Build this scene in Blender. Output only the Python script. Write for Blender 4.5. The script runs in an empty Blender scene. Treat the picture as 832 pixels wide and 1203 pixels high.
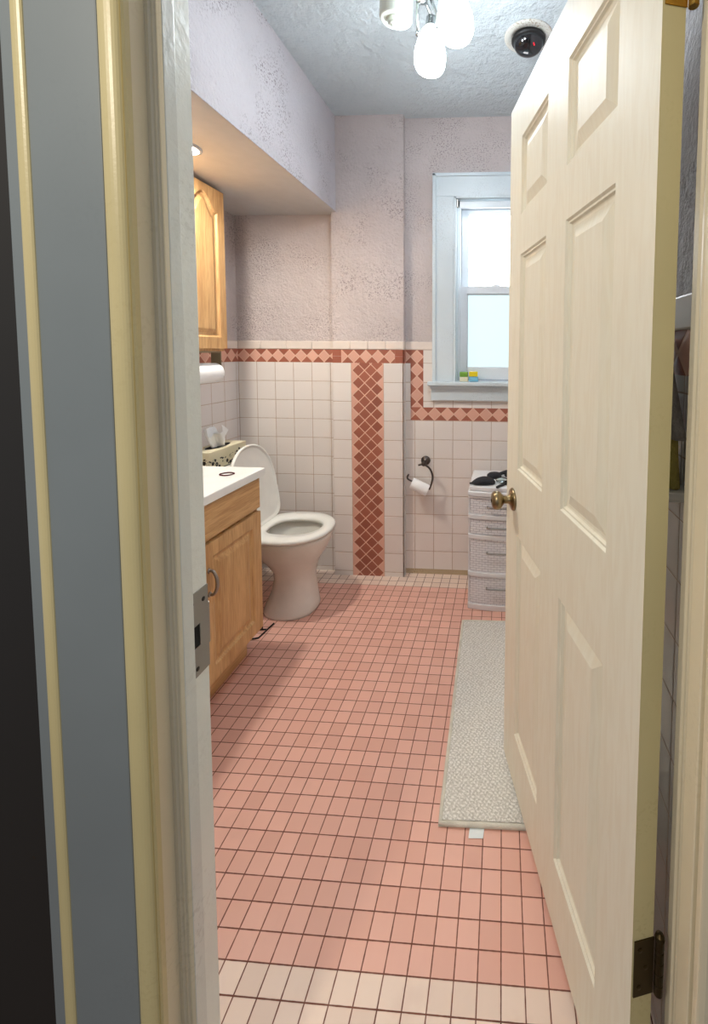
import bpy, bmesh, math, random
from mathutils import Vector, Matrix, noise as mnoise
random.seed(7)
PI = math.pi
S = bpy.context.scene
COL = S.collection
WM = {}          # world matrix of each root

# ------------------------------------------------------------------ helpers
def lin(r, g, b):
    f = lambda c: (c/255/12.92) if c/255 <= .04045 else ((c/255+.055)/1.055)**2.4
    return (f(r), f(g), f(b), 1)

def thing(name, label, cat, loc=(0, 0, 0), rotz=0, group=None, kind=None):
    o = bpy.data.objects.new(name, None); COL.objects.link(o)
    o.location = loc; o.rotation_euler = (0, 0, rotz); o.empty_display_size = .05
    WM[o.name] = Matrix.Translation(loc) @ Matrix.Rotation(rotz, 4, 'Z')
    tag(o, label, cat, group, kind)
    return o

def tag(o, label=None, cat=None, group=None, kind=None):
    if label: o['label'] = label
    if cat: o['category'] = cat
    if group: o['group'] = group
    if kind: o['kind'] = kind
    return o

def root_of(o):
    while o.parent: o = o.parent
    return o

def obj(name, bm, mat, parent=None, smooth=False, world=False, bevel=0, seg=2, loc=None):
    """one mesh object; world=True: geometry is in world coordinates (moved into the root's frame)"""
    bmesh.ops.recalc_face_normals(bm, faces=bm.faces[:])
    me = bpy.data.meshes.new(name)
    bm.to_mesh(me); bm.free()
    mats = mat if isinstance(mat, (list, tuple)) else [mat]
    for m in mats: me.materials.append(m)
    o = bpy.data.objects.new(name, me); COL.objects.link(o)
    if parent:
        o.parent = parent
        if world: me.transform(WM[root_of(parent).name].inverted())
    elif loc is not None:
        me.transform(Matrix.Translation(-Vector(loc))); o.location = loc
    if smooth:
        for p in me.polygons: p.use_smooth = True
    if bevel:
        md = o.modifiers.new('bevel', 'BEVEL'); md.width = bevel; md.segments = seg
        md.limit_method = 'ANGLE'; md.angle_limit = .6
    return o

def BM(): return bmesh.new()

def box(bm, x0, x1, y0, y1, z0, z1, mi=0):
    v = [bm.verts.new(p) for p in [(x0,y0,z0),(x1,y0,z0),(x1,y1,z0),(x0,y1,z0),(x0,y0,z1),(x1,y0,z1),(x1,y1,z1),(x0,y1,z1)]]
    fs = [bm.faces.new([v[i] for i in q]) for q in [(3,2,1,0),(4,5,6,7),(0,1,5,4),(1,2,6,5),(2,3,7,6),(3,0,4,7)]]
    for f in fs: f.material_index = mi
    return v

def bxs(*a): bm = BM(); box(bm, *a); return bm

def quad(bm, pts, mi=0):
    f = bm.faces.new([bm.verts.new(p) for p in pts]); f.material_index = mi; return f

def loft(bm, rings, cap0=True, cap1=True, closed=True):
    R = [[bm.verts.new(p) for p in r] for r in rings]
    n = len(R[0])
    for a, b in zip(R, R[1:]):
        for i in range(n if closed else n-1):
            j = (i+1) % n
            bm.faces.new((a[i], a[j], b[j], b[i]))
    if cap0: bm.faces.new(R[0][::-1])
    if cap1: bm.faces.new(R[-1])
    return R

def lathe(bm, prof, c=(0,0,0), axis=(0,0,1), n=32, cap0=True, cap1=True):
    ax = Vector(axis).normalized(); q = Vector((0,0,1)).rotation_difference(ax)
    rings = []
    for r, h in prof:
        rings.append([Vector(c) + q @ Vector((r*math.cos(2*PI*i/n), r*math.sin(2*PI*i/n), h)) for i in range(n)])
    loft(bm, rings, cap0, cap1)

def tube(bm, pts, r, n=10, caps=True, closed=False):
    P = [Vector(p) for p in pts]
    rs = r if isinstance(r, (list, tuple)) else [r]*len(P)
    rings = []; up = None
    N = len(P)
    for i, p in enumerate(P):
        if closed: t = (P[(i+1) % N]-P[(i-1) % N]).normalized()
        else: t = (P[min(i+1, N-1)]-P[max(i-1, 0)]).normalized()
        if up is None:
            up = t.orthogonal().normalized()
        up = (up - t*up.dot(t)).normalized(); s = t.cross(up)
        rings.append([p+(up*math.cos(2*PI*k/n)+s*math.sin(2*PI*k/n))*rs[i] for k in range(n)])
    if closed:
        rings.append(rings[0])
        R = [[bm.verts.new(v) for v in r_] for r_ in rings[:-1]]
        for a in range(N):
            b = (a+1) % N
            # match start offset of the last ring
            off = 0
            if b == 0:
                d = [(R[0][k].co-R[a][0].co).length for k in range(n)]; off = d.index(min(d))
            for k in range(n):
                bm.faces.new((R[a][k], R[a][(k+1) % n], R[b][(k+1+off) % n], R[b][(k+off) % n]))
    else: loft(bm, rings, caps, caps)

def smoothpath(pts, k=6):
    P = [Vector(p) for p in pts]; out = []
    for i in range(len(P)-1):
        p0 = P[max(i-1, 0)]; p1 = P[i]; p2 = P[i+1]; p3 = P[min(i+2, len(P)-1)]
        for s in range(k):
            t = s/k
            out.append(.5*((2*p1)+(-p0+p2)*t+(2*p0-5*p1+4*p2-p3)*t*t+(-p0+3*p1-3*p2+p3)*t**3))
    out.append(P[-1]); return out

def prism(bm, poly, z0, z1, mi=0):
    """vertical prism from an xy polygon"""
    a = [bm.verts.new((x, y, z0)) for x, y in poly]; b = [bm.verts.new((x, y, z1)) for x, y in poly]
    n = len(poly)
    for i in range(n):
        f = bm.faces.new((a[i], a[(i+1) % n], b[(i+1) % n], b[i])); f.material_index = mi
    bm.faces.new(a[::-1]).material_index = mi; bm.faces.new(b).material_index = mi

# ------------------------------------------------------------------ node helpers
class NT:
    def __init__(s, name):
        s.m = bpy.data.materials.new(name); s.m.use_nodes = True
        s.t = s.m.node_tree; s.N = s.t.nodes; s.L = s.t.links
        s.b = s.N['Principled BSDF']; s.out = s.N['Material Output']
        s.tc = s.N.new('ShaderNodeTexCoord')
    def put(s, sock, v):
        if v is None: return
        if hasattr(v, 'is_output'): s.L.new(v, sock)
        else: sock.default_value = v
    def math(s, op, a, b=None, c=None, clamp=False):
        n = s.N.new('ShaderNodeMath'); n.operation = op; n.use_clamp = clamp
        s.put(n.inputs[0], a); s.put(n.inputs[1], b); s.put(n.inputs[2], c); return n.outputs[0]
    def sep(s, v):
        n = s.N.new('ShaderNodeSeparateXYZ'); s.L.new(v, n.inputs[0]); return n.outputs
    def comb(s, x=0., y=0., z=0.):
        n = s.N.new('ShaderNodeCombineXYZ'); s.put(n.inputs[0], x); s.put(n.inputs[1], y); s.put(n.inputs[2], z); return n.outputs[0]
    def vscale(s, v, sc):
        n = s.N.new('ShaderNodeMapping'); s.L.new(v, n.inputs['Vector']); n.inputs['Scale'].default_value = sc; return n.outputs[0]
    def noise(s, v, scale, detail=4, rough=.5, dist=0.):
        n = s.N.new('ShaderNodeTexNoise'); s.put(n.inputs['Vector'], v); n.inputs['Scale'].default_value = scale
        n.inputs['Detail'].default_value = detail; n.inputs['Roughness'].default_value = rough; n.inputs['Distortion'].default_value = dist
        return n.outputs['Fac']
    def vor(s, v, scale, feat='F1', rnd=1.):
        n = s.N.new('ShaderNodeTexVoronoi'); s.put(n.inputs['Vector'], v); n.inputs['Scale'].default_value = scale
        n.feature = feat; n.inputs['Randomness'].default_value = rnd; return n.outputs['Distance']
    def white(s, v):
        n = s.N.new('ShaderNodeTexWhiteNoise'); s.put(n.inputs['Vector'], v); return n.outputs['Value']
    def ramp(s, f, a, b, lo=0., hi=1.):
        n = s.N.new('ShaderNodeMapRange'); n.interpolation_type = 'SMOOTHSTEP'
        s.put(n.inputs[0], f); n.inputs[1].default_value = a; n.inputs[2].default_value = b
        n.inputs[3].default_value = lo; n.inputs[4].default_value = hi; return n.outputs[0]
    def mix(s, f, a, b):
        n = s.N.new('ShaderNodeMix'); n.data_type = 'RGBA'
        s.put(n.inputs['Factor'], f); s.put(n.inputs[6], a); s.put(n.inputs[7], b); return n.outputs[2]
    def bump(s, h, strength=.3, dist=.002):
        n = s.N.new('ShaderNodeBump'); n.inputs['Strength'].default_value = strength; n.inputs['Distance'].default_value = dist
        s.L.new(h, n.inputs['Height']); s.L.new(n.outputs[0], s.b.inputs['Normal']); return n
    def col(s, c): s.put(s.b.inputs['Base Color'], c)
    def rough(s, r): s.put(s.b.inputs['Roughness'], r)

def mplain(name, c, rough=.5, metal=0, bump=None, spec=None, var=0.):
    m = NT(name); m.rough(rough); m.b.inputs['Metallic'].default_value = metal
    if spec is not None: m.b.inputs['Specular IOR Level'].default_value = spec
    n = m.noise(m.tc.outputs['Object'], 18, 3)
    k = 1-var if var else .96
    m.col(m.mix(m.ramp(n, .3, .7), c, tuple(x*k for x in c[:3])+(1,)))
    if bump: m.bump(m.noise(m.tc.outputs['Object'], bump[0], 3), bump[1], bump[2])
    return m.m

def mwood(name, axis, c1, c2, rough=.38, sc=1.):
    m = NT(name); v = m.tc.outputs['Object']
    st = {'X': (3, 60, 60), 'Y': (60, 3, 60), 'Z': (60, 60, 3)}[axis]
    st2 = {'X': (.7, 9, 9), 'Y': (9, .7, 9), 'Z': (9, 9, .7)}[axis]
    a = m.noise(m.vscale(v, tuple(x*sc for x in st)), 4, 4, .6)
    b = m.noise(m.vscale(v, tuple(x*sc for x in st2)), 3, 3, .5, .6)
    f = m.math('ADD', m.math('MULTIPLY', a, .55), m.math('MULTIPLY', b, .5))
    m.col(m.mix(m.ramp(f, .36, .68), c1, c2)); m.rough(rough)
    m.bump(a, .12, .001); return m.m

T = .1095; Z0 = .0265
def mtile(name, axis, u0, c=lin(236, 229, 223), grout=lin(160, 138, 120)):
    m = NT(name); X, Y, Z = m.sep(m.tc.outputs['Object'])
    u = {'X': X, 'Y': Y}[axis]
    U = m.math('DIVIDE', m.math('SUBTRACT', u, u0), T); V = m.math('DIVIDE', m.math('SUBTRACT', Z, Z0), T)
    fu = m.math('PINGPONG', U, .5); fv = m.math('PINGPONG', V, .5)
    d = m.math('MINIMUM', fu, fv)
    wob = m.math('MULTIPLY', m.math('SUBTRACT', m.noise(m.tc.outputs['Object'], 60, 2), .5), .010)
    d = m.math('ADD', d, wob)
    g = m.ramp(d, .006, .020)
    idn = m.white(m.comb(m.math('FLOOR', U), m.math('FLOOR', V), 3.))
    base = m.mix(m.math('MULTIPLY', idn, .45), c, tuple(x*.88 for x in c[:3])+(1,))
    grime = m.ramp(m.noise(m.tc.outputs['Object'], 14, 4, .65), .62, .78)
    gc = m.mix(m.noise(m.tc.outputs['Object'], 9, 3), grout, tuple(x*1.7 for x in grout[:3])+(1,))
    base = m.mix(m.math('MULTIPLY', grime, .12), base, lin(180, 160, 145))
    m.col(m.mix(g, gc, base)); m.rough(m.math('MULTIPLY_ADD', g, -.55, .8))
    m.bump(m.ramp(d, .0, .045), .35, .0025); return m.m

def mdiamond(name, cols=None):
    """diamond mosaic; uv is given in half pitches, diamonds centred on odd u, even v"""
    m = NT(name); u, v, _ = m.sep(m.tc.outputs['UV'])
    A = m.math('MULTIPLY', m.math('ADD', u, v), .5); B = m.math('MULTIPLY', m.math('SUBTRACT', u, v), .5)
    fa, fb = m.math('FLOOR', A), m.math('FLOOR', B)
    d = m.math('MINIMUM', m.math('PINGPONG', A, .5), m.math('PINGPONG', B, .5))
    g = m.ramp(d, .03, .065)
    idn = m.white(m.comb(fa, fb, 1.))
    pink = m.mix(idn, lin(228, 178, 158), lin(214, 164, 146)); brown = m.mix(idn, lin(172, 104, 84), lin(154, 90, 72))
    if cols:
        c = m.math('ADD', m.math('ADD', fa, fb), 1.)
        inside = m.math('MULTIPLY', m.math('GREATER_THAN', c, cols[0]+.5), m.math('LESS_THAN', c, cols[1]-.5))
        base = m.mix(inside, pink, brown)
    else:
        ispink = m.math('COMPARE', m.math('SUBTRACT', fa, fb), 0., .1)
        base = m.mix(ispink, brown, pink)
    m.col(m.mix(g, lin(226, 186, 164), base)); m.rough(m.math('MULTIPLY_ADD', g, -.35, .7))
    m.bump(m.ramp(d, 0, .12), .3, .002); return m.m

def mpaint(name, c, speck=lin(120, 108, 112), bscale=80, bs=1., amount=1., bd=.012, r=.6):
    m = NT(name); v = m.tc.outputs['Object']
    n1 = m.noise(v, bscale, 5, .6); n2 = m.noise(v, bscale*.32, 4, .6, .4)
    h = m.math('ADD', m.math('MULTIPLY', n1, .6), m.math('MULTIPLY', n2, .8))
    area = m.ramp(m.noise(v, 4.5, 3, .55), .45, .68)
    sp = m.ramp(m.noise(v, 140, 2, .5), .55, .61)
    f = m.math('MULTIPLY', m.math('MULTIPLY', area, sp), .80*amount)
    tone = m.mix(m.ramp(m.noise(v, 3, 4), .3, .7), c, tuple(x*.90 for x in c[:3])+(1,))
    m.col(m.mix(f, tone, speck)); m.rough(r)
    m.bump(h, bs, bd); return m.m

def mfloor():
    m = NT('floor tiles'); s_ = .04896
    X, Y, Z = m.sep(m.tc.outputs['Object'])
    U = m.math('DIVIDE', X, s_); V = m.math('DIVIDE', Y, s_)
    wob = m.math('MULTIPLY', m.math('SUBTRACT', m.noise(m.tc.outputs['Object'], 70, 2), .5), .02)
    d = m.math('ADD', m.math('MINIMUM', m.math('PINGPONG', U, .5), m.math('PINGPONG', V, .5)), wob)
    g = m.ramp(d, .014, .038)
    fv = m.math('FLOOR', V)
    idn = m.white(m.comb(m.math('FLOOR', U), fv, 5.))
    pink = m.mix(idn, lin(233, 183, 166), lin(221, 169, 152))
    white = m.mix(idn, lin(240, 218, 202), lin(228, 204, 188))
    w = m.math('MAXIMUM', m.math('LESS_THAN', fv, -.5), m.math('GREATER_THAN', fv, 29.5))
    base = m.mix(w, pink, white)
    dirt = m.ramp(m.noise(m.tc.outputs['Object'], 7, 4, .6), .55, .75)
    base = m.mix(m.math('MULTIPLY', dirt, .12), base, lin(170, 120, 105))
    gc = m.mix(m.noise(m.tc.outputs['Object'], 12, 3), lin(78, 38, 30), lin(140, 84, 66))
    m.col(m.mix(g, gc, base)); m.rough(m.math('MULTIPLY_ADD', g, -.42, .85))
    m.bump(m.ramp(d, 0, .07), .35, .0015); return m.m

M = {}
M['floor'] = mfloor()
M['tile_alcove'] = mtile('alcove tile', 'X', -.7155)
M['tile_recess'] = mtile('recess tile', 'X', -.1155)
M['tile_pillar'] = mtile('pillar tile', 'X', -.1745+T*0)
M['tile_pillar_left'] = mtile('pillar left tile', 'X', -.468)
M['tile_left'] = mtile('left wall tile', 'Y', 1.480, lin(230, 224, 222))
M['tile_right'] = mtile('right wall tile', 'Y', -.06)
M['border'] = mdiamond('diamond border tile')
M['band'] = mdiamond('diamond band tile', (0, 5))
M['brown_tile'] = mplain('plain brown tile', lin(168, 100, 80), .35)
M['paint'] = mpaint('pink lavender paint', lin(208, 197, 195), lin(118, 102, 102), amount=.8)
M['paint_rough'] = mpaint('rough lavender paint', lin(207, 202, 207), bscale=75, bs=1., amount=1., bd=.012)
M['ceiling'] = mpaint('ceiling paint', lin(206, 217, 222), bscale=26, bs=1., amount=.05, bd=.022, r=.45)
M['soffit_paint'] = mplain('smooth soffit paint', lin(204, 204, 204), .55)
M['hall_dark'] = mplain('dark brown hall wall', lin(30, 27, 24), .7)  # hall wall coloured one near-black brown all over
M['cream'] = mpaint('cream gloss paint', lin(228, 216, 186), lin(190, 176, 140), 240, .12, .25, .001, .35)
M['bead_warm_lit'] = mpaint('cream bead paint in warm light', lin(212, 197, 146), lin(186, 168, 118), 240, .2, .25, .001, .35)  # warm light on the casing beads put into their colour
M['white_old'] = mpaint('old white gloss paint', lin(226, 229, 222), lin(176, 176, 166), 60, .45, .4, .003, .3)
M['white_jamb_lit'] = mpaint('old white gloss paint lit tone', lin(240, 243, 236), lin(186, 186, 176), 60, .45, .4, .003, .3)  # lighter copy of the old white paint, so the rabbet reads as lit
M['casing_shaded'] = mpaint('trim paint in blue grey shade', lin(128, 136, 138), lin(118, 126, 128), 200, .08, .3, .001, .45)  # bluish shade on the hall casing put into its colour
M['win_paint'] = mpaint('white window paint', lin(214, 226, 232), lin(176, 184, 188), 70, .3, .5, .003, .35)
M['vinyl'] = mplain('white vinyl sash', lin(226, 234, 240), .35)
M['ceramic'] = mplain('white ceramic', lin(232, 230, 222), .12)
M['seat'] = mplain('white toilet seat', lin(236, 236, 230), .2)
M['water'] = mplain('dark bowl water', lin(120, 108, 92), .08)
M['counter'] = mplain('white countertop', lin(242, 244, 240), .22)
M['chrome'] = mplain('chrome', lin(200, 206, 206), .18, 1)
M['nickel'] = mplain('brushed nickel', lin(160, 156, 150), .35, 1, (300, .1, .0005))
M['dark_nickel'] = mplain('dark nickel', lin(96, 88, 84), .28, 1)
M['brass'] = mplain('aged brass', lin(150, 134, 102), .28, 1, (60, .05, .001))
M['brass_bright'] = mplain('polished brass', lin(190, 150, 70), .25, 1)
M['brass_dark'] = mplain('tarnished dark brass', lin(70, 58, 36), .4, .9)
M['steel'] = mplain('strike plate steel', lin(150, 149, 145), .42, .55, (40, .1, .001))
M['black'] = mplain('black', lin(16, 15, 15), .5)
M['black_hole'] = mplain('dark recess', lin(8, 8, 8), .9)
M['black_cloth'] = mplain('black fabric', lin(34, 35, 42), .75, 0, (220, .3, .001))
M['black_wire'] = mplain('black wire', lin(22, 16, 16), .4)
M['maroon'] = mplain('dark maroon elastic', lin(78, 14, 30), .6)
M['bin'] = mplain('dark grey plastic', lin(92, 88, 80), .55)
M['paper'] = mplain('soft white paper', lin(248, 249, 250), .9, 0, (160, .15, .001))
M['cardboard'] = mplain('tan cardboard', lin(186, 160, 120), .9)
M['cart'] = mplain('white plastic', lin(236, 236, 238), .35)
M['shade_off'] = mplain('unlit frosted shade', lin(222, 228, 216), .3)
M['tag'] = mplain('white satin tag', lin(232, 240, 242), .7)
M['grey_towel'] = mplain('grey terry towel', lin(165, 160, 152), .95, 0, (260, .9, .004), var=.35)
M['olive_towel'] = mplain('olive terry towel', lin(196, 182, 98), .95, 0, (260, .9, .004), var=.35)
M['green_pack'] = mplain('green packet', lin(120, 168, 60), .4)
M['cream_pack'] = mplain('cream packet', lin(232, 226, 196), .4)
M['yellow_pack'] = mplain('yellow packet', lin(240, 214, 30), .4)
M['blue_pack'] = mplain('pale blue packet', lin(120, 184, 212), .4)
M['bracket'] = mplain('olive metal bracket', lin(150, 138, 112), .45, .3)
OAK1, OAK2 = lin(218, 178, 124), lin(184, 138, 88)
M['oak_z'] = mwood('honey oak upright grain', 'Z', OAK1, OAK2)
M['oak_y'] = mwood('honey oak level grain', 'Y', OAK1, OAK2)
M['hall_floor'] = mwood('hall wood floor', 'X', lin(120, 82, 52), lin(88, 58, 36))

def mdoor():
    m = NT('cream door paint with embossed grain'); v = m.tc.outputs['Object']
    n = m.noise(m.vscale(v, (260, 20, 14)), 1, 4, .6, .3)
    n2 = m.noise(m.vscale(v, (60, 20, 7)), 1, 3, .5, 1.2)
    m.col(m.mix(m.ramp(n2, .35, .7), lin(230, 226, 208), lin(226, 220, 200))); m.rough(.5)
    m.bump(m.math('ADD', m.math('MULTIPLY', n, .5), m.math('MULTIPLY', n2, .25)), .22, .0010); return m.m
M['door'] = mdoor()
M['door_edge'] = mpaint('yellowed door edge paint', lin(206, 194, 146), lin(170, 156, 104), 200, .15, .4, .001, .45)

def mrug():
    m = NT('grey loop pile'); v = m.tc.outputs['Object']
    X, Y, Z = m.sep(v)
    # diagonal rows of loops
    a = m.math('ADD', m.math('MULTIPLY', X, 62.), m.math('MULTIPLY', Y, 80.)); b = m.math('SUBTRACT', m.math('MULTIPLY', X, 75.), m.math('MULTIPLY', Y, 42.))
    wob = m.math('MULTIPLY', m.noise(v, 55, 4, .65), 2.6)
    sa = m.math('PINGPONG', m.math('ADD', a, wob), .5); sb = m.math('PINGPONG', m.math('ADD', b, wob), .5)
    h = m.math('ADD', m.math('MULTIPLY', m.math('MULTIPLY', sa, sb), 1.6), m.math('MULTIPLY', m.noise(v, 160, 4, .7), .9))
    f = m.ramp(h, .30, .80)
    st = m.ramp(m.noise(v, 9, 3), .6, .75)
    c = m.mix(f, lin(186, 183, 174), lin(244, 242, 236)); c = m.mix(m.math('MULTIPLY', st, .25), c, lin(150, 140, 130))
    m.col(c); m.rough(.95); m.bump(h, .6, .005); return m.m
M['rug'] = mrug()
M['rug_edge'] = mplain('rug binding', lin(226, 222, 208), .95, 0, (300, .8, .003), var=.2)

def mweave():
    m = NT('white woven plastic'); v = m.tc.outputs['Object']
    n = m.N.new('ShaderNodeTexBrick'); X, Y, Z = m.sep(v)
    m.L.new(m.comb(X, Z, 0.), n.inputs['Vector'])
    n.inputs['Scale'].default_value = 1.; n.inputs['Brick Width'].default_value = .030; n.inputs['Row Height'].default_value = .0118
    n.inputs['Mortar Size'].default_value = .0016; n.inputs['Mortar Smooth'].default_value = 1.; n.offset = .5
    U = m.math('PINGPONG', m.math('DIVIDE', X, .030), .5)
    h = m.math('ADD', m.math('SUBTRACT', 1., n.outputs['Fac']), m.math('MULTIPLY', U, .8))
    m.col(m.mix(n.outputs['Fac'], lin(244, 243, 246), lin(184, 180, 188))); m.rough(.4); m.bump(h, .7, .004); return m.m  # grey gaps put the shading between woven rows into the colour
M['weave'] = mweave()

def memit(name, c, st):
    m = NT(name); m.N.remove(m.b)
    e = m.N.new('ShaderNodeEmission'); e.inputs[0].default_value = c; e.inputs[1].default_value = st
    m.L.new(e.outputs[0], m.out.inputs[0]); return m.m
LAMP = 52.
M['shade_on'] = memit('lit frosted glass shade', (.86, .95, 1., 1), LAMP)
M['shade_neck'] = memit('frosted glass shade near its socket', (.93, .97, 1., 1), 6.)
M['puck_on'] = memit('warm lit bulb', (1., .93, .82, 1), 500.)
def mpane(name, c, st):
    m = NT(name); m.b.inputs['Roughness'].default_value = .25; m.col(tuple(x*.25 for x in c[:3])+(1,))
    n = m.noise(m.tc.outputs['Object'], 2.5, 2)
    m.put(m.b.inputs['Emission Color'], m.mix(n, c, tuple(min(1, x*1.05) for x in c[:3])+(1,))); m.b.inputs['Emission Strength'].default_value = st
    return m.m
M['pane_up'] = mpane('bright frosted pane', (.95, .98, 1., 1), 6.)
M['pane_low'] = mpane('pale blue frosted pane', (.70, .95, 1., 1), .76)

def mdome():
    m = NT('glossy black dome'); m.col(lin(12, 14, 18)); m.rough(.06); m.b.inputs['Specular IOR Level'].default_value = .8
    return m.m
M['dome'] = mdome()

def mfloral():
    m = NT('cream card with black flower print'); X, Y, Z = m.sep(m.tc.outputs['Object'])
    v = m.comb(m.math('ADD', X, Y), Z, 0.)
    d = m.vor(v, 42, 'F1', .8); e = m.vor(v, 90, 'DISTANCE_TO_EDGE')
    pet = m.math('MULTIPLY', m.ramp(d, .40, .46, 1, 0), m.ramp(d, .12, .16))
    pet = m.math('MAXIMUM', pet, m.math('MULTIPLY', m.ramp(e, .03, .06, 1, 0), m.ramp(m.noise(v, 16, 2), .5, .56)))
    hill = m.math('MULTIPLY_ADD', m.noise(m.comb(m.math('ADD', X, Y), 0., 0.), 11, 2), .12, -.006)
    low = m.math('LESS_THAN', Z, hill)
    band = m.math('LESS_THAN', Z, .005)
    f = m.math('MAXIMUM', m.math('MULTIPLY', pet, low), m.math('MULTIPLY', band, .9))
    m.col(m.mix(f, lin(222, 214, 184), lin(28, 26, 26))); m.rough(.5); return m.m
M['floral'] = mfloral()

# ------------------------------------------------------------------ room shell
YR, YP = 1.6086, 1.5641          # tiled back wall face, pillar face
XL, XR = -1.155, .690
ZC = 2.578
ZB0, ZB1, ZCAP = 1.231, 1.305, 1.352
YF = -.187                        # bathroom side of the doorway wall
st = lambda o: tag(o, kind='structure')

bm = BM(); quad(bm, [(XL-.05, -.285, 0), (XR+.03, -.285, 0), (XR+.03, YR+.06, 0), (XL-.05, YR+.06, 0)]); box(bm, XL-.05, XR+.03, -.285, YR+.06, -.06, -.0005)
st(obj('floor', bm, M['floor']))
st(obj('floor_hall', bxs(-2.2, 2.4, -2.6, -.286, -.06, 0), M['hall_floor']))
st(obj('ceiling', bxs(XL-.05, XR+.05, -.285, YR+.06, ZC, ZC+.05), M['ceiling']))

# back wall with the window opening
WX0, WX1, WZ0, WZ1 = .107, .573, 1.118, 2.152
bm = BM()
PY0, PY1 = YR+.005, YR+.14
box(bm, XL-.05, WX0, PY0, PY1, 0, ZC); box(bm, WX1, XR+.05, PY0, PY1, 0, ZC)
box(bm, WX0, WX1, PY0, PY1, 0, WZ0); box(bm, WX0, WX1, PY0, PY1, WZ1, ZC)
wall_back = st(obj('wall_back', bm, M['paint']))
bm = BM(); box(bm, -.575, -.1695, YP+.004, YR+.006, 0, ZC); wall_pillar = st(obj('wall_pillar', bm, M['paint']))
wall_left = st(obj('wall_left', bxs(XL-.09, XL-.005, -.285, YR+.06, 0, ZC), M['paint']))
wall_right = st(obj('wall_right', bxs(XR+.005, XR+.09, -.285, YR+.06, 0, ZC), M['paint_rough']))
# doorway wall: bathroom face pink, hall face dark
JL, JR = -.0744, .642
bm = BM()
box(bm, XL-.09, JL-.016, -.24, YF-.012, 0, ZC); box(bm, JR+.016, XR+.09, -.24, YF-.012, 0, ZC); box(bm, JL-.016, JR+.016, -.24, YF-.012, 2.06, ZC)
st(obj('wall_front', bm, M['paint']))
bm = BM()
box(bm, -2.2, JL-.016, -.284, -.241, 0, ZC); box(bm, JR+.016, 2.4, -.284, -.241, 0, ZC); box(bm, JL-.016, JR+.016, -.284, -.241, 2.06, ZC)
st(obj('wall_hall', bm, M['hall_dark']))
# soffit
bm = BM()
SX, SZ = -.548, 2.064
box(bm, XL-.006, SX, YF-.01, YR+.004, SZ+.002, ZC+.01, 0)
quad(bm, [(XL-.006, YF-.01, SZ), (SX, YF-.01, SZ), (SX, YR+.004, SZ), (XL-.006, YR+.004, SZ)], 1)
st(obj('wall_soffit', bm, [M['paint_rough'], M['soffit_paint']]))

# tiled wainscot: thin slabs on the walls
def slab(name, x0, x1, z0, z1, y, mat, parent, th=.007, bev=0.0):
    return obj(name, bxs(x0, x1, y, y+th, z0, z1), mat, parent, bevel=bev)
def cap_x(x0, x1, y, parent, z0=ZB1, z1=ZCAP, step=.153, name='tile_cap', x_first=None):
    x = x0 if x_first is None else x_first
    bm = BM(); xs = [x0]
    while x < x1-.02:
        if x > x0+.02: xs.append(x)
        x += step
    xs.append(x1)
    for a, b in zip(xs, xs[1:]): box(bm, a+.0008, b-.0008, y-.002, y+.007, z0+.001, z1)
    return obj(name, bm, M['cap'], parent, bevel=.004, seg=3)
M['cap'] = mplain('white cap tile', lin(232, 220, 210), .25)
def strip(name, mat, parent, p0, du, dv, lu, lv, h, cu, cv, nrm, th=.0012):
    """flat mosaic strip: corner p0, unit axes du/dv, size lu x lv; uv in half pitches with a diamond centred at (cu,cv)"""
    bm = BM(); uvl = bm.loops.layers.uv.new('UVMap')
    P0, DU, DV, N = Vector(p0), Vector(du), Vector(dv), Vector(nrm)
    pts = [P0, P0+DU*lu, P0+DU*lu+DV*lv, P0+DV*lv]; uvs = [(0, 0), (lu, 0), (lu, lv), (0, lv)]
    top = [bm.verts.new(p+N*th) for p in pts]; bot = [bm.verts.new(p) for p in pts]
    f = bm.faces.new(top)
    for l, (a, b) in zip(f.loops, uvs): l[uvl].uv = ((a-cu)/h+1, (b-cv)/h)
    for i in range(4):
        g = bm.faces.new((top[i], bot[i], bot[(i+1) % 4], top[(i+1) % 4]))
        for l in g.loops: l[uvl].uv = (1, .3)
    return obj(name, bm, mat, parent)
X_, Y_, Z_ = (1, 0, 0), (0, 1, 0), (0, 0, 1)
# alcove
slab('tile_wainscot', XL, -.575, .0, ZB0, YR, M['tile_alcove'], wall_back)
strip('tile_border', M['border'], wall_back, (XL, YR+.0012, ZB0), X_, Z_, -.575-XL, ZB1-ZB0, .034, -1.05-XL, .037, (0, -1, 0))
cap_x(XL, -.575, YR, wall_back, x_first=-1.02)
obj('tile_backing', bxs(XL, -.575, YR+.002, YR+.007, ZB0, ZB1), M['brown_tile'], wall_back)
# recess: left of the window the field runs up to the cap, the mosaic steps down round it
slab('tile_wainscot', -.1695, XR, .03, .905, YR, M['tile_recess'], wall_back)
slab('tile_wainscot', -.1695, -.140, .905, ZB0, YR, M['tile_recess'], wall_back)
slab('tile_wainscot', -.0665, XR, .979, 1.118, YR, M['tile_recess'], wall_back)
slab('tile_wainscot', -.0665, .005, 1.118, ZB1, YR, M['tile_recess'], wall_back)
cap_x(-.1695, -.004, YR, wall_back)
obj('tile_backing', bxs(-.1695, XR, YR+.002, YR+.007, .905, ZB1), M['brown_tile'], wall_back) if False else None
bm = BM(); box(bm, -.1695, -.0665, YR+.002, YR+.007, ZB0, ZB1); box(bm, -.140, -.0665, YR+.002, YR+.007, .905, ZB0); box(bm, -.0665, XR, YR+.002, YR+.007, .905, .979)
obj('tile_backing', bm, M['brown_tile'], wall_back)
strip('tile_border', M['border'], wall_back, (-.1695, YR+.0012, ZB0), X_, Z_, .103, ZB1-ZB0, .0368, -.103+.1695, .037, (0, -1, 0))
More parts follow.
